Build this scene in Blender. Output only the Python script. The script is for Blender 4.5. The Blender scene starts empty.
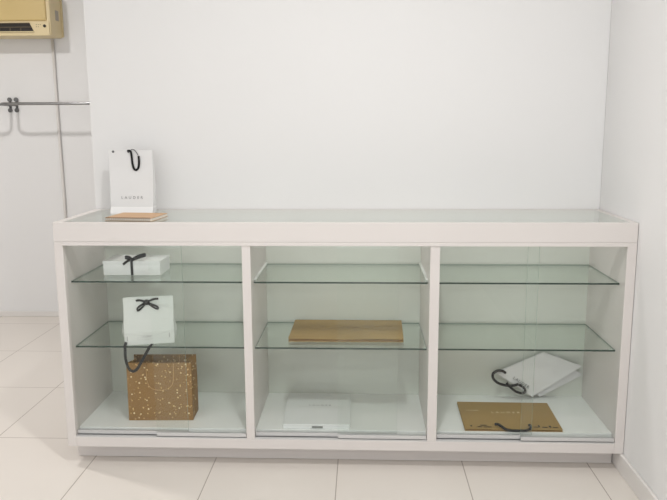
import bpy, bmesh, math, random
from mathutils import Vector, Matrix
random.seed(7)
PI = math.pi
sc = bpy.context.scene
COL = sc.collection

# ------------------------------------------------------------------ materials
def srgb(r, g, b):
    f = lambda c: (c / 255 / 12.92) if c / 255 <= .04045 else ((c / 255 + .055) / 1.055) ** 2.4
    return (f(r), f(g), f(b), 1)

def mat(name, rgb, rough=.6, metal=0, vary=.04, scale=6, bump=0, bscale=60, coat=0):
    m = bpy.data.materials.new(name); m.use_nodes = True
    nt = m.node_tree; n = nt.nodes; l = nt.links
    b = n['Principled BSDF']
    b.inputs['Roughness'].default_value = rough
    b.inputs['Metallic'].default_value = metal
    if coat: b.inputs['Coat Weight'].default_value = coat
    c = srgb(*rgb)
    tc = n.new('ShaderNodeTexCoord')
    no = n.new('ShaderNodeTexNoise'); no.inputs['Scale'].default_value = scale; no.inputs['Detail'].default_value = 4
    l.new(tc.outputs['Object'], no.inputs['Vector'])
    mx = n.new('ShaderNodeMix'); mx.data_type = 'RGBA'
    mx.inputs['A'].default_value = tuple(x * (1 - vary) for x in c[:3]) + (1,)
    mx.inputs['B'].default_value = tuple(min(1, x * (1 + vary)) for x in c[:3]) + (1,)
    l.new(no.outputs['Fac'], mx.inputs['Factor'])
    l.new(mx.outputs['Result'], b.inputs['Base Color'])
    if bump:
        n2 = n.new('ShaderNodeTexNoise'); n2.inputs['Scale'].default_value = bscale; n2.inputs['Detail'].default_value = 5
        l.new(tc.outputs['Object'], n2.inputs['Vector'])
        bp = n.new('ShaderNodeBump'); bp.inputs['Strength'].default_value = bump; bp.inputs['Distance'].default_value = .01
        l.new(n2.outputs['Fac'], bp.inputs['Height']); l.new(bp.outputs['Normal'], b.inputs['Normal'])
    return m

def glass(name, tint, base=.04, peak=.9):
    """clear pane: straight-through transmission with a Schlick reflection on each face"""
    m = bpy.data.materials.new(name); m.use_nodes = True
    nt = m.node_tree; n = nt.nodes; l = nt.links
    n.remove(n['Principled BSDF'])
    tr = n.new('ShaderNodeBsdfTransparent'); tr.inputs['Color'].default_value = (*tint, 1)
    gl = n.new('ShaderNodeBsdfGlossy'); gl.inputs['Roughness'].default_value = .02
    gl.inputs['Color'].default_value = (.97, 1, .985, 1)
    lw = n.new('ShaderNodeLayerWeight'); lw.inputs['Blend'].default_value = .5
    pw = n.new('ShaderNodeMath'); pw.operation = 'POWER'; pw.inputs[1].default_value = 5
    l.new(lw.outputs['Facing'], pw.inputs[0])
    ma = n.new('ShaderNodeMath'); ma.operation = 'MULTIPLY_ADD'
    ma.inputs[1].default_value = peak; ma.inputs[2].default_value = base
    l.new(pw.outputs[0], ma.inputs[0])
    mx = n.new('ShaderNodeMixShader')
    l.new(ma.outputs[0], mx.inputs['Fac']); l.new(tr.outputs[0], mx.inputs[1]); l.new(gl.outputs[0], mx.inputs[2])
    l.new(mx.outputs[0], n['Material Output'].inputs['Surface'])
    return m

M = {}
M['wall'] = mat('wall_paint', (230, 229, 228), .75, vary=.012, scale=1.5, bump=.02, bscale=90)
M['ceiling'] = mat('ceiling_paint', (238, 237, 235), .85, vary=.01)
M['base'] = mat('baseboard_paint', (226, 222, 218), .5, vary=.015)
M['lacquer'] = mat('white_lacquer', (217, 211, 207), .35, vary=.012, scale=3)
M['interior'] = mat('shaded_white_laminate', (208, 210, 201), .4, vary=.012, scale=3)  # white laminate darkened in colour for the weaker light at the bay backs
M['deck'] = mat('lit_white_laminate', (238, 239, 236), .35, vary=.012, scale=3)  # same laminate made lighter, painting in the light on the bay floors
M['alu'] = mat('brushed_aluminium', (206, 205, 204), .5, .25, vary=.04, scale=40)
M['chrome'] = mat('chrome', (150, 150, 150), .3, 1, vary=.03, scale=20)
M['darkmetal'] = mat('dark_grey_metal', (112, 112, 112), .5, .3, vary=.06, scale=30)
M['glass'] = glass('clear_glass', (.985, .993, .988), .018)
M['shelfglass'] = glass('green_tinted_glass', (.93, .957, .942))
M['edge'] = mat('green_glass_edge', (30, 52, 42), .12, vary=.25, scale=9)
M['sideedge'] = mat('soft_green_glass_edge', (112, 130, 118), .2, vary=.1, scale=9)
M['doredge'] = mat('pale_glass_edge', (166, 182, 172), .15, vary=.05, scale=9)
M['peg'] = mat('white_plastic', (232, 234, 230), .4, vary=.01)
M['paper'] = mat('white_paper', (222, 221, 220), .55, vary=.012, scale=14, bump=.03, bscale=40)
M['pouch'] = mat('soft_white_paper', (208, 211, 206), .55, vary=.012, scale=14, bump=.03, bscale=40)
M['card'] = mat('white_card', (228, 230, 228), .5, vary=.01, scale=10)
M['kraft'] = mat('kraft_paper', (162, 132, 78), .6, vary=.06, scale=30, bump=.05, bscale=120)
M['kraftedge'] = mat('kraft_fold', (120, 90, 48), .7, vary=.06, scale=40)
M['cover'] = mat('kraft_cover', (192, 156, 120), .6, vary=.07, scale=50)
M['page'] = mat('page_edges', (236, 228, 216), .7, vary=.05, scale=200)
M['wire'] = mat('binding_wire', (92, 78, 66), .35, .7, vary=.05)
M['black'] = mat('black_cord', (11, 11, 11), .8, vary=.2, scale=80, bump=.1, bscale=300)
M['satin'] = mat('black_satin', (12, 12, 12), .6, vary=.2, scale=60)
M['ink'] = mat('grey_ink', (140, 138, 138), .6, vary=.05)
M['inkdark'] = mat('dark_grey_ink', (84, 86, 86), .6, vary=.05)
M['inkpale'] = mat('pale_ink', (222, 205, 168), .6, vary=.05)
M['inkblack'] = mat('black_ink', (40, 34, 26), .6, vary=.05)
M['twine'] = mat('paper_twine', (188, 150, 96), .7, vary=.1, scale=120)
M['eyelet'] = mat('eyelet_metal', (110, 110, 110), .3, .9, vary=.05)
M['acbody'] = mat('aged_beige_plastic', (204, 180, 124), .32, vary=.03, scale=3)
M['acpale'] = mat('pale_beige_plastic', (218, 200, 158), .4, vary=.03, scale=3)
M['acdark'] = mat('dark_vent', (34, 28, 20), .6, vary=.1)
M['acslat'] = mat('brown_slat', (82, 70, 50), .5, vary=.1)
M['badge'] = mat('grey_badge', (168, 160, 150), .35, .3, vary=.04)
M['pipe'] = mat('grey_pipe', (222, 218, 214), .5, vary=.03)
M['notch2'] = mat('pale_grey_crease', (176, 178, 174), .6, vary=.03)
M['notch'] = mat('grey_notch', (128, 132, 126), .7, vary=.04)

def dotted():
    m = mat('kraft_with_dots', (140, 104, 52), .6, vary=.06, scale=30, bump=.05, bscale=120)
    nt = m.node_tree; n = nt.nodes; l = nt.links
    b = n['Principled BSDF']
    old = b.inputs['Base Color'].links[0].from_socket
    tc = [x for x in n if x.type == 'TEX_COORD'][0]
    col = None
    for k, (s, t, o) in enumerate(((48, .175, 0), (54, .16, 5.1), (38, .14, 3.3))):
        mp = n.new('ShaderNodeMapping'); mp.inputs['Location'].default_value = (o, o * .7, o * 1.3)
        l.new(tc.outputs['Object'], mp.inputs['Vector'])
        v = n.new('ShaderNodeTexVoronoi'); v.inputs['Scale'].default_value = s
        l.new(mp.outputs[0], v.inputs['Vector'])
        lt = n.new('ShaderNodeMath'); lt.operation = 'LESS_THAN'; lt.inputs[1].default_value = t
        l.new(v.outputs['Distance'], lt.inputs[0])
        mx = n.new('ShaderNodeMix'); mx.data_type = 'RGBA'
        l.new(lt.outputs[0], mx.inputs['Factor']); l.new(old, mx.inputs['A'])
        mx.inputs['B'].default_value = srgb(*((214, 184, 128), (206, 172, 112), (232, 212, 168))[k])
        old = mx.outputs['Result']
    l.new(old, b.inputs['Base Color'])
    return m
M['dotted'] = dotted()

def floor_mat():
    m = mat('floor_tiles', (226, 219, 211), .32, vary=.02, scale=2.5)
    nt = m.node_tree; n = nt.nodes; l = nt.links
    b = n['Principled BSDF']; old = b.inputs['Base Color'].links[0].from_socket
    tc = [x for x in n if x.type == 'TEX_COORD'][0]
    sep = n.new('ShaderNodeSeparateXYZ'); l.new(tc.outputs['Object'], sep.inputs[0])
    outs = []
    for ax, off, size in (('X', .0796, .5024), ('Y', .241, .610)):
        a = n.new('ShaderNodeMath'); a.operation = 'SUBTRACT'; a.inputs[1].default_value = off - size * 40 - size / 2
        l.new(sep.outputs[ax], a.inputs[0])
        mo = n.new('ShaderNodeMath'); mo.operation = 'MODULO'; mo.inputs[1].default_value = size; l.new(a.outputs[0], mo.inputs[0])
        s2 = n.new('ShaderNodeMath'); s2.operation = 'SUBTRACT'; s2.inputs[1].default_value = size / 2; l.new(mo.outputs[0], s2.inputs[0])
        ab = n.new('ShaderNodeMath'); ab.operation = 'ABSOLUTE'; l.new(s2.outputs[0], ab.inputs[0])
        lt = n.new('ShaderNodeMath'); lt.operation = 'LESS_THAN'; lt.inputs[1].default_value = .0019; l.new(ab.outputs[0], lt.inputs[0])
        outs.append(lt.outputs[0])
    mxm = n.new('ShaderNodeMath'); mxm.operation = 'MAXIMUM'; l.new(outs[0], mxm.inputs[0]); l.new(outs[1], mxm.inputs[1])
    mx = n.new('ShaderNodeMix'); mx.data_type = 'RGBA'
    l.new(mxm.outputs[0], mx.inputs['Factor']); l.new(old, mx.inputs['A']); mx.inputs['B'].default_value = srgb(168, 157, 147)
    l.new(mx.outputs['Result'], b.inputs['Base Color'])
    return m
M['floor'] = floor_mat()

# ------------------------------------------------------------------ helpers
def box(bm, x0, x1, y0, y1, z0, z1, bev=0, mi=0):
    r = bmesh.ops.create_cube(bm, size=1)
    vs = r['verts']
    for v in vs:
        v.co = Vector((x0 if v.co.x < 0 else x1, y0 if v.co.y < 0 else y1, z0 if v.co.z < 0 else z1))
    if bev:
        es = list({e for v in vs for e in v.link_edges})
        bmesh.ops.bevel(bm, geom=es, offset=bev, segments=2, profile=.6, affect='EDGES')
    return vs

def smooth(pts, n=6):
    P = [Vector(p) for p in pts]; out = []
    for i in range(len(P) - 1):
        a, b, c, d = P[max(i - 1, 0)], P[i], P[i + 1], P[min(i + 2, len(P) - 1)]
        for k in range(n):
            t = k / n
            out.append(.5 * ((2 * b) + (c - a) * t + (2 * a - 5 * b + 4 * c - d) * t * t + (3 * b - a - 3 * c + d) * t ** 3))
    out.append(P[-1])
    return out

def tube(bm, pts, r, seg=10, cap=True):
    P = [Vector(p) for p in pts]
    up = None; rings = []
    for i, p in enumerate(P):
        t = (P[min(i + 1, len(P) - 1)] - P[max(i - 1, 0)]).normalized()
        if up is None:
            up = t.orthogonal().normalized()
        up = (up - t * up.dot(t)).normalized()
        s = t.cross(up)
        rings.append([bm.verts.new(p + (up * math.cos(a) + s * math.sin(a)) * r) for a in [2 * PI * k / seg for k in range(seg)]])
    for a, b in zip(rings, rings[1:]):
        for k in range(seg):
            f = bm.faces.new((a[k], a[(k + 1) % seg], b[(k + 1) % seg], b[k])); f.smooth = True
    if cap:
        bm.faces.new(list(reversed(rings[0]))); bm.faces.new(rings[-1])

def ribbon_w(t):
    c = t.cross(Vector((0, 1, 0)))
    s = -1 if c.x < 0 else 1
    return c * (1 - t.y * t.y) + Vector((s, 0, 0)) * t.y * t.y

def band(bm, pts, width, thick, wdir):
    """flat ribbon: rectangle of width x thick swept along pts, its width along wdir"""
    P = [Vector(p) for p in pts]; rings = []
    wd = wdir
    for i, p in enumerate(P):
        t = (P[min(i + 1, len(P) - 1)] - P[max(i - 1, 0)]).normalized()
        w = ribbon_w(t) if wd is None else Vector(wd(i / (len(P) - 1)) if callable(wd) else wd)
        w = (w - t * w.dot(t)).normalized(); nn = t.cross(w).normalized()
        wi = width(i / (len(P) - 1)) if callable(width) else width
        rings.append([bm.verts.new(p + w * (sx * wi / 2) + nn * (sy * thick / 2)) for sx, sy in ((-1, -1), (1, -1), (1, 1), (-1, 1))])
    for a, b in zip(rings, rings[1:]):
        for k in range(4):
            bm.faces.new((a[k], a[(k + 1) % 4], b[(k + 1) % 4], b[k]))
    bm.faces.new(list(reversed(rings[0]))); bm.faces.new(rings[-1])

def cyl(bm, c, axis, r, h, seg=20, r2=None):
    q = Vector((0, 0, 1)).rotation_difference(Vector(axis).normalized()).to_matrix().to_4x4()
    bmesh.ops.create_cone(bm, cap_ends=True, segments=seg, radius1=r, radius2=r if r2 is None else r2, depth=h,
                          matrix=Matrix.Translation(Vector(c)) @ q)

def origin_of(o):
    v = Vector((0, 0, 0))
    while o is not None:
        v += o.location; o = o.parent
    return v

def obj(name, bm, m, parent=None, loc=None, label=None):
    """one mesh object; bm is given in world coordinates"""
    me = bpy.data.meshes.new(name)
    base = origin_of(parent) if parent else Vector(loc or (0, 0, 0))
    bmesh.ops.recalc_face_normals(bm, faces=bm.faces)
    for v in bm.verts: v.co -= base
    bm.to_mesh(me); bm.free()
    for x in (m if isinstance(m, (list, tuple)) else [m]): me.materials.append(x)
    o = bpy.data.objects.new(name, me); COL.objects.link(o)
    if parent: o.parent = parent
    else: o.location = base
    if label: o['label'] = label
    return o

def thing(name, label, cat, loc, group=None):
    o = bpy.data.objects.new(name, None); COL.objects.link(o)
    o.location = loc; o['label'] = label; o['category'] = cat
    o.empty_display_size = .05
    if group: o['group'] = group
    return o

def tag(o, label, cat, group=None):
    o['label'] = label; o['category'] = cat
    if group: o['group'] = group
    return o

def struct(name, bm, m):
    o = obj(name, bm, m); o['kind'] = 'structure'; return o

def bm_box(*a, **k):
    bm = bmesh.new(); box(bm, *a, **k); return bm

def text(name, s, size, m, parent, pos, xdir, ydir, spacing=1.6, label=None, thick=.0002):
    cu = bpy.data.curves.new(name, 'FONT'); cu.body = s; cu.size = size; cu.align_x = 'CENTER'; cu.align_y = 'CENTER'
    cu.space_character = spacing; cu.extrude = thick
    t = bpy.data.objects.new('tmp_text', cu); COL.objects.link(t)
    bpy.context.view_layer.update()
    me = bpy.data.meshes.new_from_object(t.evaluated_get(bpy.context.evaluated_depsgraph_get()))
    bpy.data.objects.remove(t); me.name = name
    X = Vector(xdir).normalized(); Y = Vector(ydir); Y = (Y - X * Y.dot(X)).normalized(); Z = X.cross(Y)
    base = origin_of(parent)
    for v in me.vertices:
        v.co = Vector(pos) + X * v.co.x + Y * v.co.y + Z * v.co.z - base
    me.materials.clear(); me.materials.append(m)
    o = bpy.data.objects.new(name, me); COL.objects.link(o); o.parent = parent
    if label: o['label'] = label
    return o

# ------------------------------------------------------------------ the room
CEIL = 2.7
struct('floor', bm_box(-3.0, 2.35, -5.2, 2.42, -.1, 0), M['floor'])
struct('ceiling', bm_box(-3.0, 2.35, -5.2, 2.42, CEIL, CEIL + .1), M['ceiling'])
struct('wall_back', bm_box(0, 2.2035, .45, 2.42, 0, CEIL, bev=.003), M['wall'])
struct('wall_alcove', bm_box(-3.0, 0, 2.27, 2.42, 0, CEIL), M['wall'])
struct('wall_right', bm_box(2.2035, 2.35, -5.2, 2.42, 0, CEIL), M['wall'])
struct('wall_left', bm_box(-3.15, -3.0, -5.2, 2.42, 0, CEIL), M['wall'])

def skirting(name, x0, x1, y0, y1, h):
    bm = bmesh.new(); box(bm, x0, x1, y0, y1, 0, h, bev=.003); return struct(name, bm, M['base'])
skirting('baseboard_alcove', -3.0, -.001, 2.258, 2.2695, .037)
skirting('baseboard_right', 2.190, 2.203, -5.2, .445, .076)
skirting('baseboard_left', -2.9995, -2.988, -5.2, 2.257, .07)

# ------------------------------------------------------------------ display counter
C = thing('display_counter', 'long white display counter with glass top and six sliding glass doors against the wall', 'counter', (1.1, .22, 0))
W, D, H = 2.2015, .446, .9875
X0 = -.002
bays = [(.0325, .7225), (.7555, 1.4375), (1.474, 2.1665)]
DECK = .1445; TOPIN = .9115
obj('side_panel', bm_box(X0, bays[0][0], 0, D, .0775, .912, bev=.0015), M['lacquer'], C)
obj('side_panel', bm_box(bays[2][1], W, 0, D, .0775, .912, bev=.0015), M['lacquer'], C)
for a, b in ((bays[0][1], bays[1][0]), (bays[1][1], bays[2][0])):
    obj('divider', bm_box(a, b, 0, D - .01, .118, .912, bev=.0015), M['lacquer'], C)
bm = bmesh.new()
box(bm, X0, W, 0, .018, .9125, H, bev=.002)
obj('fascia', bm, M['lacquer'], C)
bm = bmesh.new()
box(bm, X0, .03, .018, D, .9125, H, bev=.002); box(bm, 2.178, W, .018, D, .9125, H, bev=.002)
box(bm, .03, 2.178, .432, D, .9125, H, bev=.002)
obj('top_frame', bm, M['lacquer'], C)
bm = bmesh.new(); box(bm, .0305, 2.1775, .0185, .4315, .9785, .9865)
obj('glass_top', bm, M['glass'], C)
obj('top_rail', bm_box(bays[0][0] - .004, bays[2][1] + .004, -.004, .036, .8985, .9125, bev=.0015), M['lacquer'], C)
obj('bottom_rail', bm_box(bays[0][0], bays[2][1], 0, .038, .0775, .118, bev=.0015), M['lacquer'], C)
obj('plinth', bm_box(.006, 2.186, .075, .43, .0015, .0775, bev=.001), M['lacquer'], C)
obj('back_panel', bm_box(bays[0][0], bays[2][1], D - .01, D, .0775, .912), M['interior'], C)
for a, b in bays:
    obj('deck', bm_box(a, b, .039, D - .01, .1, DECK, bev=.001), M['deck'], C)
    bm = bmesh.new()
    box(bm, a, b, .0005, .037, .118, .1195)
    for y in (.0005, .0125, .0265, .0355): box(bm, a, b, y, y + .0012, .1195, .1225)
    obj('door_track', bm, M['alu'], C)

def door(x0, x1, y, lead):
    bm = bmesh.new(); box(bm, x0, x1, y, y + .005, .126, .9)
    for f in bm.faces:
        n = f.normal
        if lead is not None and abs(n.x) > .9 and (n.x > 0) == bool(lead): f.material_index = 1
    g = obj('glass_door', bm, [M['glass'], M['doredge']], C)
    bm = bmesh.new(); box(bm, x0 + .001, x1 - .001, y - .003, y - .0002, .1225, .1405, bev=.0006); box(bm, x0 + .001, x1 - .001, y + .0052, y + .008, .1225, .1405, bev=.0006)
    box(bm, x0 + .001, x1 - .001, y - .003, y + .008, .1222, .1258)
    obj('door_shoe', bm, M['alu'], g)
for (a, b), (l1, r0) in zip(bays, ((.485, .360), (1.32, 1.086), (1.849, 1.803))):
    door(a + .0015, l1, .020, 1)
    door(r0, b - .0015, .005, 0 if b > 2 else None)

SH = {'up': .7485, 'mid': .4828}
T = .0068
for i, (a, b) in enumerate(bays):
    for z in SH.values():
        for x, s in ((a, 1), (b, -1)):
            for y in (.085, .385):
                bm = bmesh.new(); cyl(bm, (x + s * .0065, y, z - T - .0035), (s, 0, 0), .0033, .013, 14); cyl(bm, (x + s * .001, y, z - T - .0035), (s, 0, 0), .006, .002, 16)
                obj('shelf_peg', bm, M['peg'], C)
for x, s in ((bays[1][0], 1), (bays[1][1], -1)):
    bm = bmesh.new(); box(bm, min(x, x + s * .009), max(x, x + s * .009), .08, .42, SH['up'] + .0006, SH['up'] + .0075, bev=.001)  # added strips that stand in for the brightness of the shelf's side edges
    obj('bright_edge_strip', bm, M['peg'], C, label='white strip added for the bright side edge of the middle upper shelf')

lab = {(0, 'up'): 'upper glass shelf in the left bay, carrying the white ribboned box',
       (0, 'mid'): 'lower glass shelf in the left bay, under the white pouch with a bow',
       (1, 'up'): 'empty upper glass shelf in the middle bay of the counter',
       (1, 'mid'): 'lower glass shelf in the middle bay, carrying the flat brown bag',
       (2, 'up'): 'empty upper glass shelf in the right bay of the counter',
       (2, 'mid'): 'empty lower glass shelf in the right bay, above the white paper bags'}
for i, (a, b) in enumerate(bays):
    for k, z in SH.items():
        bm = bmesh.new(); box(bm, a + .0025, b - .0025, .052, .426, z - T, z)
        for f in bm.faces:
            if abs(f.normal.z) < .5: f.material_index = 1 if f.normal.y < -.5 else 2
        o = obj('glass_shelf', bm, [M['shelfglass'], M['edge'], M['sideedge']], loc=((a + b) / 2, .24, z - T))
        tag(o, lab[(i, k)], 'shelf', 'glass shelves in the counter')

# ------------------------------------------------------------------ paper bags
def loft(bm, loops, close_bottom=True, close_top=False):
    V = [[bm.verts.new(p) for p in L] for L in loops]
    n = len(V[0])
    for a, b in zip(V, V[1:]):
        for k in range(n): bm.faces.new((a[k], a[(k + 1) % n], b[(k + 1) % n], b[k]))
    if close_bottom: bm.faces.new(list(reversed(V[0])))
    if close_top: bm.faces.new(V[-1])

def shell(o, t=.0008):
    md = o.modifiers.new('paper_thickness', 'SOLIDIFY'); md.thickness = t; md.offset = -1
    return o

def section(c, ux, uy, w, d, pinch):
    """six-point bag section: front two corners, right gusset, back two corners, left gusset"""
    c = Vector(c); ux = Vector(ux); uy = Vector(uy)
    P = lambda x, y: c + ux * x + uy * y
    return [P(-w / 2, 0), P(w / 2, 0), P(w / 2 - pinch, d / 2), P(w / 2, d), P(-w / 2, d), P(-w / 2 + pinch, d / 2)]

# white bag standing on the counter top
B = thing('paper_bag', 'tall white paper bag standing on the counter top behind the notebook', 'bag', (.21, .33, .9865))
zt = .9865
bm = bmesh.new()
cx = .2085; z0 = zt + .0006
L = [section((cx + .004, .283, z0), (1, 0, 0), (0, 1, 0), .178, .068, .002),
     section((cx + .003, .300, 1.014), (1, 0, 0), (0, 1, 0), .180, .055, .008),
     section((cx + .001, .316, 1.09), (1, 0, 0), (0, 1, 0), .184, .038, .016),
     section((cx - .004, .334, 1.18), (1, 0, 0), (0, 1, 0), .186, .020, .016),
     section((cx - .008, .346, 1.249), (1, 0, 0), (0, 1, 0), .186, .009, .012)]
loft(bm, L)
shell(obj('bag_body', bm, M['paper'], B))
fy = lambda z: .300 + (z - 1.014) * .2   # front panel depth at a height
bm = bmesh.new()
e1 = (.196, .3435, 1.2475); 
tube(bm, smooth([(.192, .3455, 1.246), (.196, .339, 1.247), (.2075, .336, 1.241), (.213, .331, 1.195), (.219, .328, 1.174), (.228, .3275, 1.167), (.238, .328, 1.176), (.2415, .331, 1.199), (.240, .334, 1.225)]), .0045, 10)
obj('handle', bm, M['black'], B, label='looped black cord')
bm = bmesh.new()
tube(bm, smooth([(.203, .351, 1.248), (.210, .344, 1.252), (.222, .341, 1.249), (.231, .339, 1.238), (.238, .3365, 1.226)]), .0016, 8)
obj('handle', bm, M['darkmetal'], B, label='thin grey rear cord')
for x in (.1285, .194):
    bm = bmesh.new(); cyl(bm, (x, fy(1.243) - .001, 1.243), (0, -1, .2), .0052, .0025, 20); cyl(bm, (x, fy(1.243) - .0022, 1.2432), (0, -1, .2), .0028, .003, 14)
    obj('eyelet', bm, M['eyelet'], B)
text('printed_text', 'LAUDER', .0165, M['ink'], B, (.212, fy(1.052) - .0013, 1.052), (1, 0, 0), (0, .2, 1), 1.75)

# spiral notebook
ang = math.radians(-6)
NB = thing('notebook', 'brown kraft spiral notebook lying at the left end of the counter top', 'notebook', (.29, .13, zt))
ex = Vector((math.cos(ang), math.sin(ang), 0)); ey = Vector((-math.sin(ang), math.cos(ang), 0))
o0 = Vector((.184, .046, zt))
def nbbox(x0, x1, y0, y1, z0, z1, bev=0):
    bm = bmesh.new(); box(bm, x0, x1, y0, y1, z0, z1, bev)
    for v in bm.verts: v.co = o0 + ex * v.co.x + ey * v.co.y + Vector((0, 0, v.co.z))
    return bm
obj('cover', nbbox(0, .19, .004, .172, .0005, .002, .0004), M['cover'], NB)
obj('pages', nbbox(.002, .1885, .006, .170, .0022, .0118), M['page'], NB)
obj('cover', nbbox(0, .19, .004, .172, .012, .0138, .0004), M['cover'], NB)
bm = bmesh.new()
for k in range(24):
    x = .008 + k * .0076
    tube(bm, [o0 + ex * x + ey * (.004 + .0070 * math.cos(a)) + Vector((0, 0, .0080 + .0074 * math.sin(a))) for a in [2 * PI * j / 14 for j in range(15)]], .0008, 6)
obj('spiral_binding', bm, M['wire'], NB)

# ribboned gift box on the upper left shelf
zs = SH['up']
G = thing('gift_box', 'flat white gift box tied with black ribbon on the upper left shelf', 'box', (.243, .23, zs))
obj('box_base', bm_box(.126, .3605, .159, .304, zs + .0005, zs + .046, bev=.0012), M['card'], G)
obj('box_lid', bm_box(.1245, .362, .1575, .3055, zs + .0462, zs + .0595, bev=.0015), M['card'], G)
bm = bmesh.new()
band(bm, [(.2445, .1565, zs + .001), (.2445, .1563, zs + .0575), (.2445, .1572, zs + .0602), (.2445, .23, zs + .0604), (.2445, .3062, zs + .0602), (.2445, .3066, zs + .001)], .0105, .0006, (1, 0, 0))
obj('ribbon', bm, M['satin'], G)
def bow(name, parent, c, ux, uz, uy, parts, knot, w=.010, m='satin'):
    """bow drawn in its own little frame: ux right, uz up, uy out of the surface; parts: lists of (x, z, out)"""
    c = Vector(c); ux = Vector(ux).normalized(); uz = Vector(uz).normalized(); uy = Vector(uy).normalized()
    bm = bmesh.new()
    for pts in parts:
        P = smooth([c + ux * x + uz * z + uy * y for x, z, y in pts], 7)
        band(bm, P, w, .0008, (uz * .8 + uy * .6))
    vs = bmesh.ops.create_uvsphere(bm, u_segments=14, v_segments=10, radius=1)['verts']
    for v in vs: v.co = c + ux * v.co.x * knot + uz * v.co.z * knot * .9 + uy * (v.co.y * knot * .7 + knot * .6)
    return obj(name, bm, M[m], parent)
bow('bow', G, (.2445, .166, zs + .0604), (1, 0, .0), (0, .55, .83), (0, -.55, .83),
    [[(0, 0, .004), (.016, .003, .007), (.036, .009, .009), (.052, .014, .010), (.050, .019, .012), (.022, .011, .010), (0, 0, .006)],
     [(0, 0, .004), (-.012, .002, .008), (-.024, .003, .010), (-.023, .008, .012), (-.008, .006, .010), (0, 0, .006)],
     [(0, 0, .005), (-.008, -.006, .010), (-.018, -.018, .016), (-.028, -.034, .021)]], .0075, .010)

# white pouch-like bag with bow on the lower left shelf
zs = SH['mid']
P = thing('paper_bag', 'white paper bag with a black bow on the lower left glass shelf', 'bag', (.33, .1, zs))
a = Vector((.2335, .0545, 0)); b = Vector((.4215, .103, 0))
ux = (b - a).normalized(); un = Vector((-ux.y, ux.x, 0))     # un points back
mid = (a + b) / 2; wd = (b - a).length
bm = bmesh.new()
z0 = zs + .0006
L = [section(mid + Vector((0, 0, z0)), ux, un, wd, .062, .003),
     section(mid + un * .004 + Vector((0, 0, z0 + .05)), ux, un, wd, .062, -.012),
     section(mid + un * .016 + Vector((0, 0, z0 + .10)), ux, un, wd, .050, -.004),
     section(mid + un * .034 + Vector((0, 0, z0 + .16)), ux, un, wd + .001, .024, .006),
     section(mid + un * .044 + Vector((0, 0, z0 + .186)), ux, un, wd + .002, .008, .002)]
loft(bm, L, close_top=True)
obj('bag_body', bm, M['pouch'], P)
fr = lambda s, z: mid + ux * s + un * ((.08 * z) if z < .05 else .004 + (z - .05) * .28) + Vector((0, 0, z0 + z))
# slits near the bottom, small print between them
for s in (-.0865, .078):
    bm = bmesh.new(); p0 = fr(s, .018 if s < 0 else .024) - un * .0008
    band(bm, [p0, p0 + Vector((0, 0, .018)) + un * .0015], .0022, .0008, ux)
    obj('slit', bm, M['ink'], P)
bm = bmesh.new()
for pts in ([(-.095, .045), (-.05, .04), (-.02, .036), (.02, .036), (.055, .043), (.094, .055)], [(-.040, .033), (-.044, .028), (-.044, .020), (.004, .021), (.012, .024)]):
    band(bm, smooth([fr(s, z) - un * .0006 for s, z in pts], 5), .0007, .0003, (0, 0, 1))
obj('fold_line', bm, M['notch2'], P, label='faint grey fold line')
text('printed_text', 'LAUDER', .0075, M['ink'], P, fr(-.012, .0315) - un * .0008, ux, (un * .08 + Vector((0, 0, 1))), 1.5)
c = fr(-.006, .165) - un * .001
bow('bow', P, c, ux, (un * .28 + Vector((0, 0, 1))), (-un + Vector((0, 0, .28))),
    [[(0, 0, .003), (-.018, .007, .005), (-.034, .0095, .005), (-.041, .0065, .004)],
     [(0, 0, .003), (.018, .008, .005), (.034, .012, .005), (.046, .011, .004)],
     [(0, 0, .003), (-.014, -.006, .007), (-.032, -.018, .009), (-.039, -.029, .009), (-.033, -.031, .010), (-.020, -.022, .010), (0, 0, .005)],
     [(0, 0, .003), (.014, -.007, .007), (.036, -.017, .008), (.046, -.026, .009), (.038, -.028, .010), (.018, -.016, .010), (0, 0, .005)]], .0125, .0095)
bm = bmesh.new()
band(bm, smooth([(.2405, .0515, zs + .016), (.2375, .045, zs + .004), (.2375, .043, zs - .012), (.238, .0415, zs - .05), (.247, .041, zs - .085), (.262, .041, zs - .101),
                 (.282, .041, zs - .092), (.305, .0415, zs - .055), (.330, .0425, zs - .012), (.337, .045, zs + .0012), (.338, .06, zs + .002), (.338, .076, zs + .003)], 6), .0115, .0007, None)
obj('handle', bm, M['satin'], P, label='black ribbon loop hanging over the shelf edge')

# dotted kraft bag on the left deck
K = thing('gift_bag', 'brown kraft gift bag with pale dots standing in the left bay', 'bag', (.35, .17, DECK))
a = Vector((.2155, .107, 0)); b = Vector((.482, .116, 0)); ux = (b - a).normalized(); un = Vector((-ux.y, ux.x, 0)); mid = (a + b) / 2; wd = (b - a).length
bm = bmesh.new(); z0 = DECK + .0006; d = .115; hh = .249
L = [section(mid + Vector((0, 0, z0)), ux, un, wd, d, .001), section(mid + Vector((0, 0, z0 + .06)), ux, un, wd, d, .008),
     section(mid + Vector((0, 0, z0 + .14)), ux, un, wd, d, .018), section(mid + Vector((0, 0, z0 + hh)), ux, un, wd - .002, d - .004, .026)]
loft(bm, L)
shell(obj('bag_body', bm, M['dotted'], K), .001)
for side in (0, 1):
    bm = bmesh.new()
    off = -.0022 if side == 0 else d - .004 - .0035
    q = lambda s, z: mid + ux * s + un * off + Vector((0, 0, z0 + z))
    tube(bm, smooth([q(-.052, .244), q(-.051, .20), q(-.048, .165), q(-.035, .142), q(-.010, .133), q(.020, .134), q(.045, .146), q(.057, .168), q(.060, .205), q(.061, .246)]), .0016, 8)
    obj('handle', bm, M['twine'], K)

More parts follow.
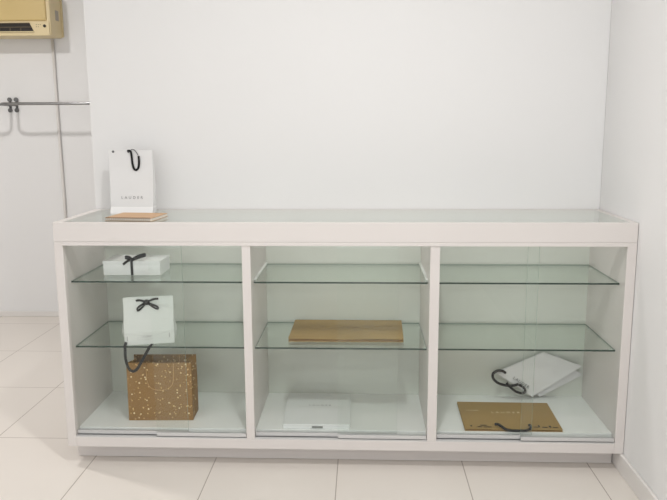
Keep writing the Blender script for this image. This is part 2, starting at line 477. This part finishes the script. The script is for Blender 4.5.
# flat kraft bags
def flat_bag(root, corners, zbot, thick, m, wob=0.0):
    """flat-packed bag: two panels with folded gusset layers between, corners front-left, front-right, back-right, back-left"""
    fl, frt, br, bl = [Vector((x, y, 0)) for x, y in corners]
    def sheet(z, t, inset, amp, ph):
        bm = bmesh.new(); N, Q = 24, 8
        g = [[None] * (Q + 1) for _ in range(N + 1)]; g2 = [[None] * (Q + 1) for _ in range(N + 1)]
        for i in range(N + 1):
            for j in range(Q + 1):
                u = inset + (1 - 2 * inset) * i / N; v = inset * .4 + (1 - inset * .8) * j / Q
                p = (fl * (1 - u) + frt * u) * (1 - v) + (bl * (1 - u) + br * u) * v
                zz = z + amp * (math.sin(u * 9 + ph) * .5 + .5) * (1 - v) ** 2
                g[i][j] = bm.verts.new(p + Vector((0, 0, zz))); g2[i][j] = bm.verts.new(p + Vector((0, 0, zz + t)))
        for i in range(N):
            for j in range(Q):
                bm.faces.new((g2[i][j], g2[i + 1][j], g2[i + 1][j + 1], g2[i][j + 1])); bm.faces.new((g[i][j], g[i][j + 1], g[i + 1][j + 1], g[i + 1][j]))
        for i in range(N):
            bm.faces.new((g[i][0], g[i + 1][0], g2[i + 1][0], g2[i][0])); bm.faces.new((g[i][Q], g2[i][Q], g2[i + 1][Q], g[i + 1][Q]))
        for j in range(Q):
            bm.faces.new((g[0][j], g2[0][j], g2[0][j + 1], g[0][j + 1])); bm.faces.new((g[N][j], g[N][j + 1], g2[N][j + 1], g2[N][j]))
        return bm
    t = .0016
    obj('bag_panel', sheet(zbot + .0005, t, 0, 0, 0), m, root)
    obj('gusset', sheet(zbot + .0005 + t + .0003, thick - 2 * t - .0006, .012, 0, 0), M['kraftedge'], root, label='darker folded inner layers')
    obj('bag_panel', sheet(zbot + .0005 + thick - t, t, 0, wob, .8), m, root)
    return zbot + .0005 + thick

F = thing('paper_bag', 'flat folded brown paper bag on the lower shelf of the middle bay', 'bag', (1.116, .28, SH['mid']))
zt2 = flat_bag(F, [(.881, .128), (1.349, .130), (1.355, .422), (.883, .422)], SH['mid'], .0115, M['kraft'], .002)
text('printed_text', 'LAUDER', .016, M['kraftedge'], F, (1.118, .30, zt2 + .0006), (1, 0, 0), (0, 1, 0), 1.6)

R = thing('paper_bag', 'flat brown paper bag with black handle on the floor of the right bay', 'bag', (1.78, .18, DECK))
zt3 = flat_bag(R, [(1.592, .0445), (1.978, .0445), (1.986, .328), (1.597, .332)], DECK, .008, M['kraft'], .0012)
bm = bmesh.new()
tube(bm, smooth([(1.717, .082, zt3 + .0055), (1.728, .074, zt3 + .009), (1.740, .052, zt3 + .008), (1.752, .0372, zt3 + .004), (1.775, .0350, zt3 + .0006), (1.805, .0350, zt3 - .0002), (1.832, .0352, zt3 + .001), (1.846, .041, zt3 + .004), (1.854, .056, zt3 + .0085), (1.853, .078, zt3 + .006)]), .0052, 10)
obj('handle', bm, M['black'], R)
text('printed_text', 'LAUDER', .022, M['inkpale'], R, (1.785, .215, zt3 + .0009), (1, 0, 0), (0, 1, 0), 1.7)
text('printed_text', 'LAUDER', .012, M['inkpale'], R, (1.648, .235, zt3 + .0009), (1, 0, 0), (0, 1, 0), 1.2)
z = zt3 + .0018
for x0, x1, y, w in ((1.617, 1.624, .066, .012), (1.645, 1.662, .062, .006), (1.658, 1.684, .076, .007), (1.670, 1.700, .060, .006), (1.868, 1.892, .064, .006), (1.888, 1.894, .070, .016), (1.902, 1.922, .062, .008), (1.930, 1.938, .064, .018), (1.944, 1.964, .062, .006)):
    bm = bmesh.new(); box(bm, x0, x1, y, y + w, z, z + .0004)
    obj('ink_mark', bm, M['inkblack'], R, label='black ink mark')

# white box on the middle deck
WB = thing('flat_box', 'thin white lidded box lying on the floor of the middle bay', 'box', (1.0, .22, DECK))
def slanted(x0, x1, xb0, xb1, y0, y1, z0, z1, bev):
    bm = bmesh.new(); box(bm, x0, x1, y0, y1, z0, z1)
    for v in bm.verts:
        if v.co.y > (y0 + y1) / 2: v.co.x = xb0 if v.co.x < (x0 + x1) / 2 else xb1
    bmesh.ops.bevel(bm, geom=list(bm.edges), offset=bev, segments=2, affect='EDGES'); return bm
obj('box_base', slanted(.864, 1.1325, .852, 1.1295, .047, .385, DECK + .0005, DECK + .012, .001), M['card'], WB)
obj('box_lid', slanted(.8625, 1.134, .8505, 1.131, .0455, .3865, DECK + .0122, DECK + .020, .0012), M['card'], WB)
bm = bmesh.new(); box(bm, .980, 1.024, .0440, .0466, DECK + .004, DECK + .0118, bev=.0008)
obj('thumb_notch', bm, M['notch'], WB, label='grey thumb notch')
text('printed_text', 'LAUDER', .017, M['ink'], WB, (1.002, .245, DECK + .0203), (1, 0, 0), (0, 1, 0), 1.75)

# two white bags leaning in the right rear corner
def leaning(label, pts, loc, thick, txt):
    root = thing('paper_bag', label, 'bag', loc)
    l_, b_, r_, t_ = [Vector(p) for p in pts]
    n = (r_ - b_).cross(t_ - b_).normalized()
    if n.y > 0: n = -n                                # towards the room
    def panel(off, t, grow=0, tw=0):
        bm = bmesh.new(); c = (l_ + b_ + r_ + t_) / 4
        N = 10; G1 = []; G2 = []
        for i in range(N + 1):
            ra, rb = [], []
            for j in range(N + 1):
                u, v = i / N, j / N
                p = (b_ * (1 - u) + l_ * u) * (1 - v) + (r_ * (1 - u) + t_ * u) * v
                bulge = .004 * math.sin(PI * u) * math.sin(PI * v)
                ra.append(bm.verts.new(p + n * (off + (bulge if off > 0 else 0)))); rb.append(bm.verts.new(p + n * (off + t + (bulge if off > 0 else 0))))
            G1.append(ra); G2.append(rb)
        for i in range(N):
            for j in range(N):
                bm.faces.new((G1[i][j], G1[i][j + 1], G1[i + 1][j + 1], G1[i + 1][j])); bm.faces.new((G2[i][j], G2[i + 1][j], G2[i + 1][j + 1], G2[i][j + 1]))
            for k in (0, N):
                bm.faces.new((G1[i][k], G1[i + 1][k], G2[i + 1][k], G2[i][k])); bm.faces.new((G1[k][i], G1[k][i + 1], G2[k][i + 1], G2[k][i]))
        return bm
    obj('bag_panel', panel(0, .0009), M['paper'], root)
    # folded gusset: a V of two sheets along the lower right side and along the upper left side
    bm = bmesh.new()
    for p0, p1, inn in ((b_, r_, (l_ - b_).normalized()), (l_, t_, (b_ - l_).normalized())):
        for s in (0, 1):
            A, Bq = (.001, thick / 2) if s == 0 else (thick / 2, thick - .0002)
            q = [p0 + n * (A if s == 0 else Bq), p1 + n * (A if s == 0 else Bq), p1 + n * (thick / 2) + inn * .02, p0 + n * (thick / 2) + inn * .02]
            bm.faces.new([bm.verts.new(x) for x in q])
    g = shell(obj('gusset', bm, M['paper'], root), .0006)
    obj('bag_panel', panel(thick, .0009), M['paper'], root)
    return root, l_, b_, r_, t_, n
l1, b1, r1, t1 = (1.772, .396, .2680), (1.936, .402, .1560), (2.148, .412, .2955), (1.984, .424, .3545)
BK, l_, b_, r_, t_, n = leaning('white paper bag in the right rear corner, behind the other white bag',
    [(1.86, .421, .262), (1.975, .419, .1470), (2.160, .431, .247), (2.05, .4335, .338)], (1.97, .405, DECK), .006, False)
bm = bmesh.new()
hp = lambda s, o, k=.012: b_ + (l_ - b_) * s + (b_ - r_).normalized() * o + n * k
FT, l_, b_, r_, t_, n = leaning('white paper bag with looped black handle leaning in the right rear corner',
    [l1, b1, r1, t1], (1.95, .37, DECK), .015, True)
bm.free()
e = (l_ - b_); dn = (b_ - r_).normalized()
hp = lambda s, o, k: b_ + e * s + dn * o + n * k
bm = bmesh.new()
P0 = Vector((0, 0, 0))
def W3(x, z, y): return Vector((x, y, z))
tube(bm, smooth([W3(1.868, .2235, .366), W3(1.845, .2185, .362), W3(1.810, .220, .360), W3(1.777, .231, .360), W3(1.757, .250, .361), W3(1.755, .270, .363), W3(1.772, .283, .366), W3(1.795, .283, .370), W3(1.812, .272, .374)]), .0058, 10)
obj('handle', bm, M['black'], FT)
bm = bmesh.new()
tube(bm, smooth([W3(1.818, .228, .371), W3(1.835, .208, .366), W3(1.858, .190, .366), W3(1.884, .181, .369), W3(1.900, .186, .373), W3(1.896, .202, .375), W3(1.874, .218, .375)]), .0055, 10)
obj('handle', bm, M['black'], FT)
yd = (r_ - b_).normalized()
text('printed_text', 'LAUDER', .019, M['inkdark'], FT, b_ + e * .46 + yd * .028 + n * .0205, -e, yd, 1.3)

# ------------------------------------------------------------------ the alcove wall: air conditioner, pipe, hanging rails
YW = 2.27
A = thing('air_conditioner', 'aged beige wall air conditioner with dark louvred outlet', 'air conditioner', (-1.25, YW, 1.925))
x1 = -.838; x0 = -1.68; y0 = 2.075
bm = bmesh.new()
box(bm, x0, x1 - .004, y0 + .006, YW - .001, 1.936, 2.215, bev=.014)
obj('casing', bm, M['acpale'], A)
bm = bmesh.new(); box(bm, x0 + .01, x1 - .028, y0 - .006, y0 + .03, 2.027, 2.205, bev=.012)
obj('front_panel', bm, M['acbody'], A)
bm = bmesh.new(); box(bm, x0 + .03, x1 - .012, y0 - .001, y0 + .02, 1.934, 2.022, bev=.006)
obj('outlet_surround', bm, M['acpale'], A)
bm = bmesh.new()
vs = box(bm, x0 + .09, -.950, y0 - .0026, y0 + .004, 1.955, 2.012)
for v in bm.verts:
    if v.co.x > -.98 and v.co.z > 2: v.co.x -= .028
obj('air_outlet', bm, M['acdark'], A)
for z in (1.9555, 1.984, 2.0085):
    bm = bmesh.new(); box(bm, x0 + .09, -.952 - (z - 1.955) * .45, y0 - .009, y0 - .003, z, z + .006, bev=.001)
    obj('louvre', bm, M['acslat'] if z > 1.96 else M['acpale'], A)
for k in range(6):
    x = -1.04 - k * .07
    bm = bmesh.new(); box(bm, x, x + .006, y0 - .006, y0 - .0028, 1.963, 1.983)
    obj('guide_vane', bm, M['acslat'], A)
bm = bmesh.new(); cyl(bm, (-.880, y0 - .002, 1.994), (0, -1, 0), .0095, .005, 18)
obj('sensor_eye', bm, M['acdark'], A)
for k in range(5):
    bm = bmesh.new(); cyl(bm, (-.934 + (k % 3) * .013, y0 - .0016, 2.002 - (k // 3) * .013), (0, -1, 0), .0022, .003, 10)
    obj('indicator_dot', bm, M['acslat'], A)
bm = bmesh.new(); box(bm, x1 - .0045, x1 - .002, y0 + .085, y0 + .135, 2.04, 2.105, bev=.001)
obj('badge', bm, M['badge'], A, label='grey badge on the end')
bm = bmesh.new(); box(bm, x1 - .02, x1 + .004, YW - .018, YW - .0005, 1.944, 2.22, bev=.003)
obj('mounting_plate', bm, M['acpale'], A)

bm = bmesh.new()
tube(bm, [(-.913, YW - .0125, 1.928), (-.913, YW - .0125, 1.4), (-.908, YW - .0125, .9), (-.905, YW - .0125, .04)], .0095, 14)
o = obj('drain_pipe', bm, M['pipe'], loc=(-.909, YW, .04)); tag(o, 'thin grey vertical pipe running down the alcove wall below the air conditioner', 'pipe')
o['kind'] = 'thing'

def rail(label, xa, xb, z, yr):
    r = thing('hanging_rail', label, 'clothes rail', ((xa + xb) / 2, YW, z), 'wall rails in the alcove')
    s = 1 if xb > xa else -1; q = .05
    bend = lambda cx, cy, a0, a1: [(cx + q * math.cos(t), cy + q * math.sin(t), z) for t in [a0 + (a1 - a0) * k / 8 for k in range(9)]]
    pts = [(xa, YW - .006, z)]
    if s > 0: pts += bend(xa + q, yr + q, PI, 1.5 * PI) + bend(xb - q, yr + q, 1.5 * PI, 2 * PI)
    else: pts += bend(xa - q, yr + q, 0, -.5 * PI) + bend(xb + q, yr + q, -.5 * PI, -PI)
    pts += [(xb, YW - .006, z)]
    bm = bmesh.new(); tube(bm, pts, .0098, 14); obj('tube', bm, M['chrome'], r)
    for x in (xa, xb):
        bm = bmesh.new(); box(bm, x - .0085, x + .0085, YW - .006, YW - .0004, z - .048, z + .048, bev=.003)
        f = obj('flange', bm, M['darkmetal'], r)
        for dz in (-.036, .036):
            bm = bmesh.new(); cyl(bm, (x, YW - .010, z + dz), (0, -1, 0), .0145, .009, 16); obj('screw', bm, M['darkmetal'], f)
rail('chrome wall rail passing in front of the thin vertical pipe', -1.197, -.30, 1.499, 2.02)
rail('chrome wall rail running out of the photo at the left', -1.243, -2.3, 1.499, 2.02)

# ------------------------------------------------------------------ light
def lamp(x, y, p, size=.16, col=(1, .997, .993)):
    l = bpy.data.lights.new('downlight', 'AREA'); l.shape = 'DISK'; l.size = size; l.energy = p; l.color = col
    o = bpy.data.objects.new('downlight', l); COL.objects.link(o); o.location = (x, y, CEIL - .03); return o
lamp(-1.2, .55, 34, col=(1, .975, .955))
lamp(1.15, -1.12, 30)
lamp(-1.0, -2.1, 3)
lamp(1.1, -2.8, 22)
lamp(-.6, -4.0, 18)
w = bpy.data.worlds.new('daylight'); sc.world = w; w.use_nodes = True
w.node_tree.nodes['Background'].inputs[0].default_value = (.95, .975, 1, 1)
w.node_tree.nodes['Background'].inputs[1].default_value = 2.0

# ------------------------------------------------------------------ camera
cam = bpy.data.cameras.new('camera'); co = bpy.data.objects.new('camera', cam); COL.objects.link(co)
cam.sensor_fit = 'HORIZONTAL'; cam.sensor_width = 36; cam.lens = 38.656; cam.clip_start = .02
pit, yaw, rol = .1710, .0414, -.0047
fwd = Vector((-math.sin(yaw) * math.cos(pit), math.cos(yaw) * math.cos(pit), -math.sin(pit)))
rt = Vector((math.cos(yaw), math.sin(yaw), 0)); up = rt.cross(fwd)
r2 = rt * math.cos(rol) + up * math.sin(rol); u2 = -rt * math.sin(rol) + up * math.cos(rol)
m = Matrix((r2, u2, -fwd)).transposed().to_4x4(); m.translation = Vector((1.183, -2.6663, 1.3442))
co.matrix_world = m
sc.camera = co
sc.view_settings.view_transform = 'Standard'; sc.view_settings.look = 'None'
sc.view_settings.exposure = -0.5; sc.view_settings.gamma = 1
sc.cycles.max_bounces = 12; sc.cycles.transparent_max_bounces = 32
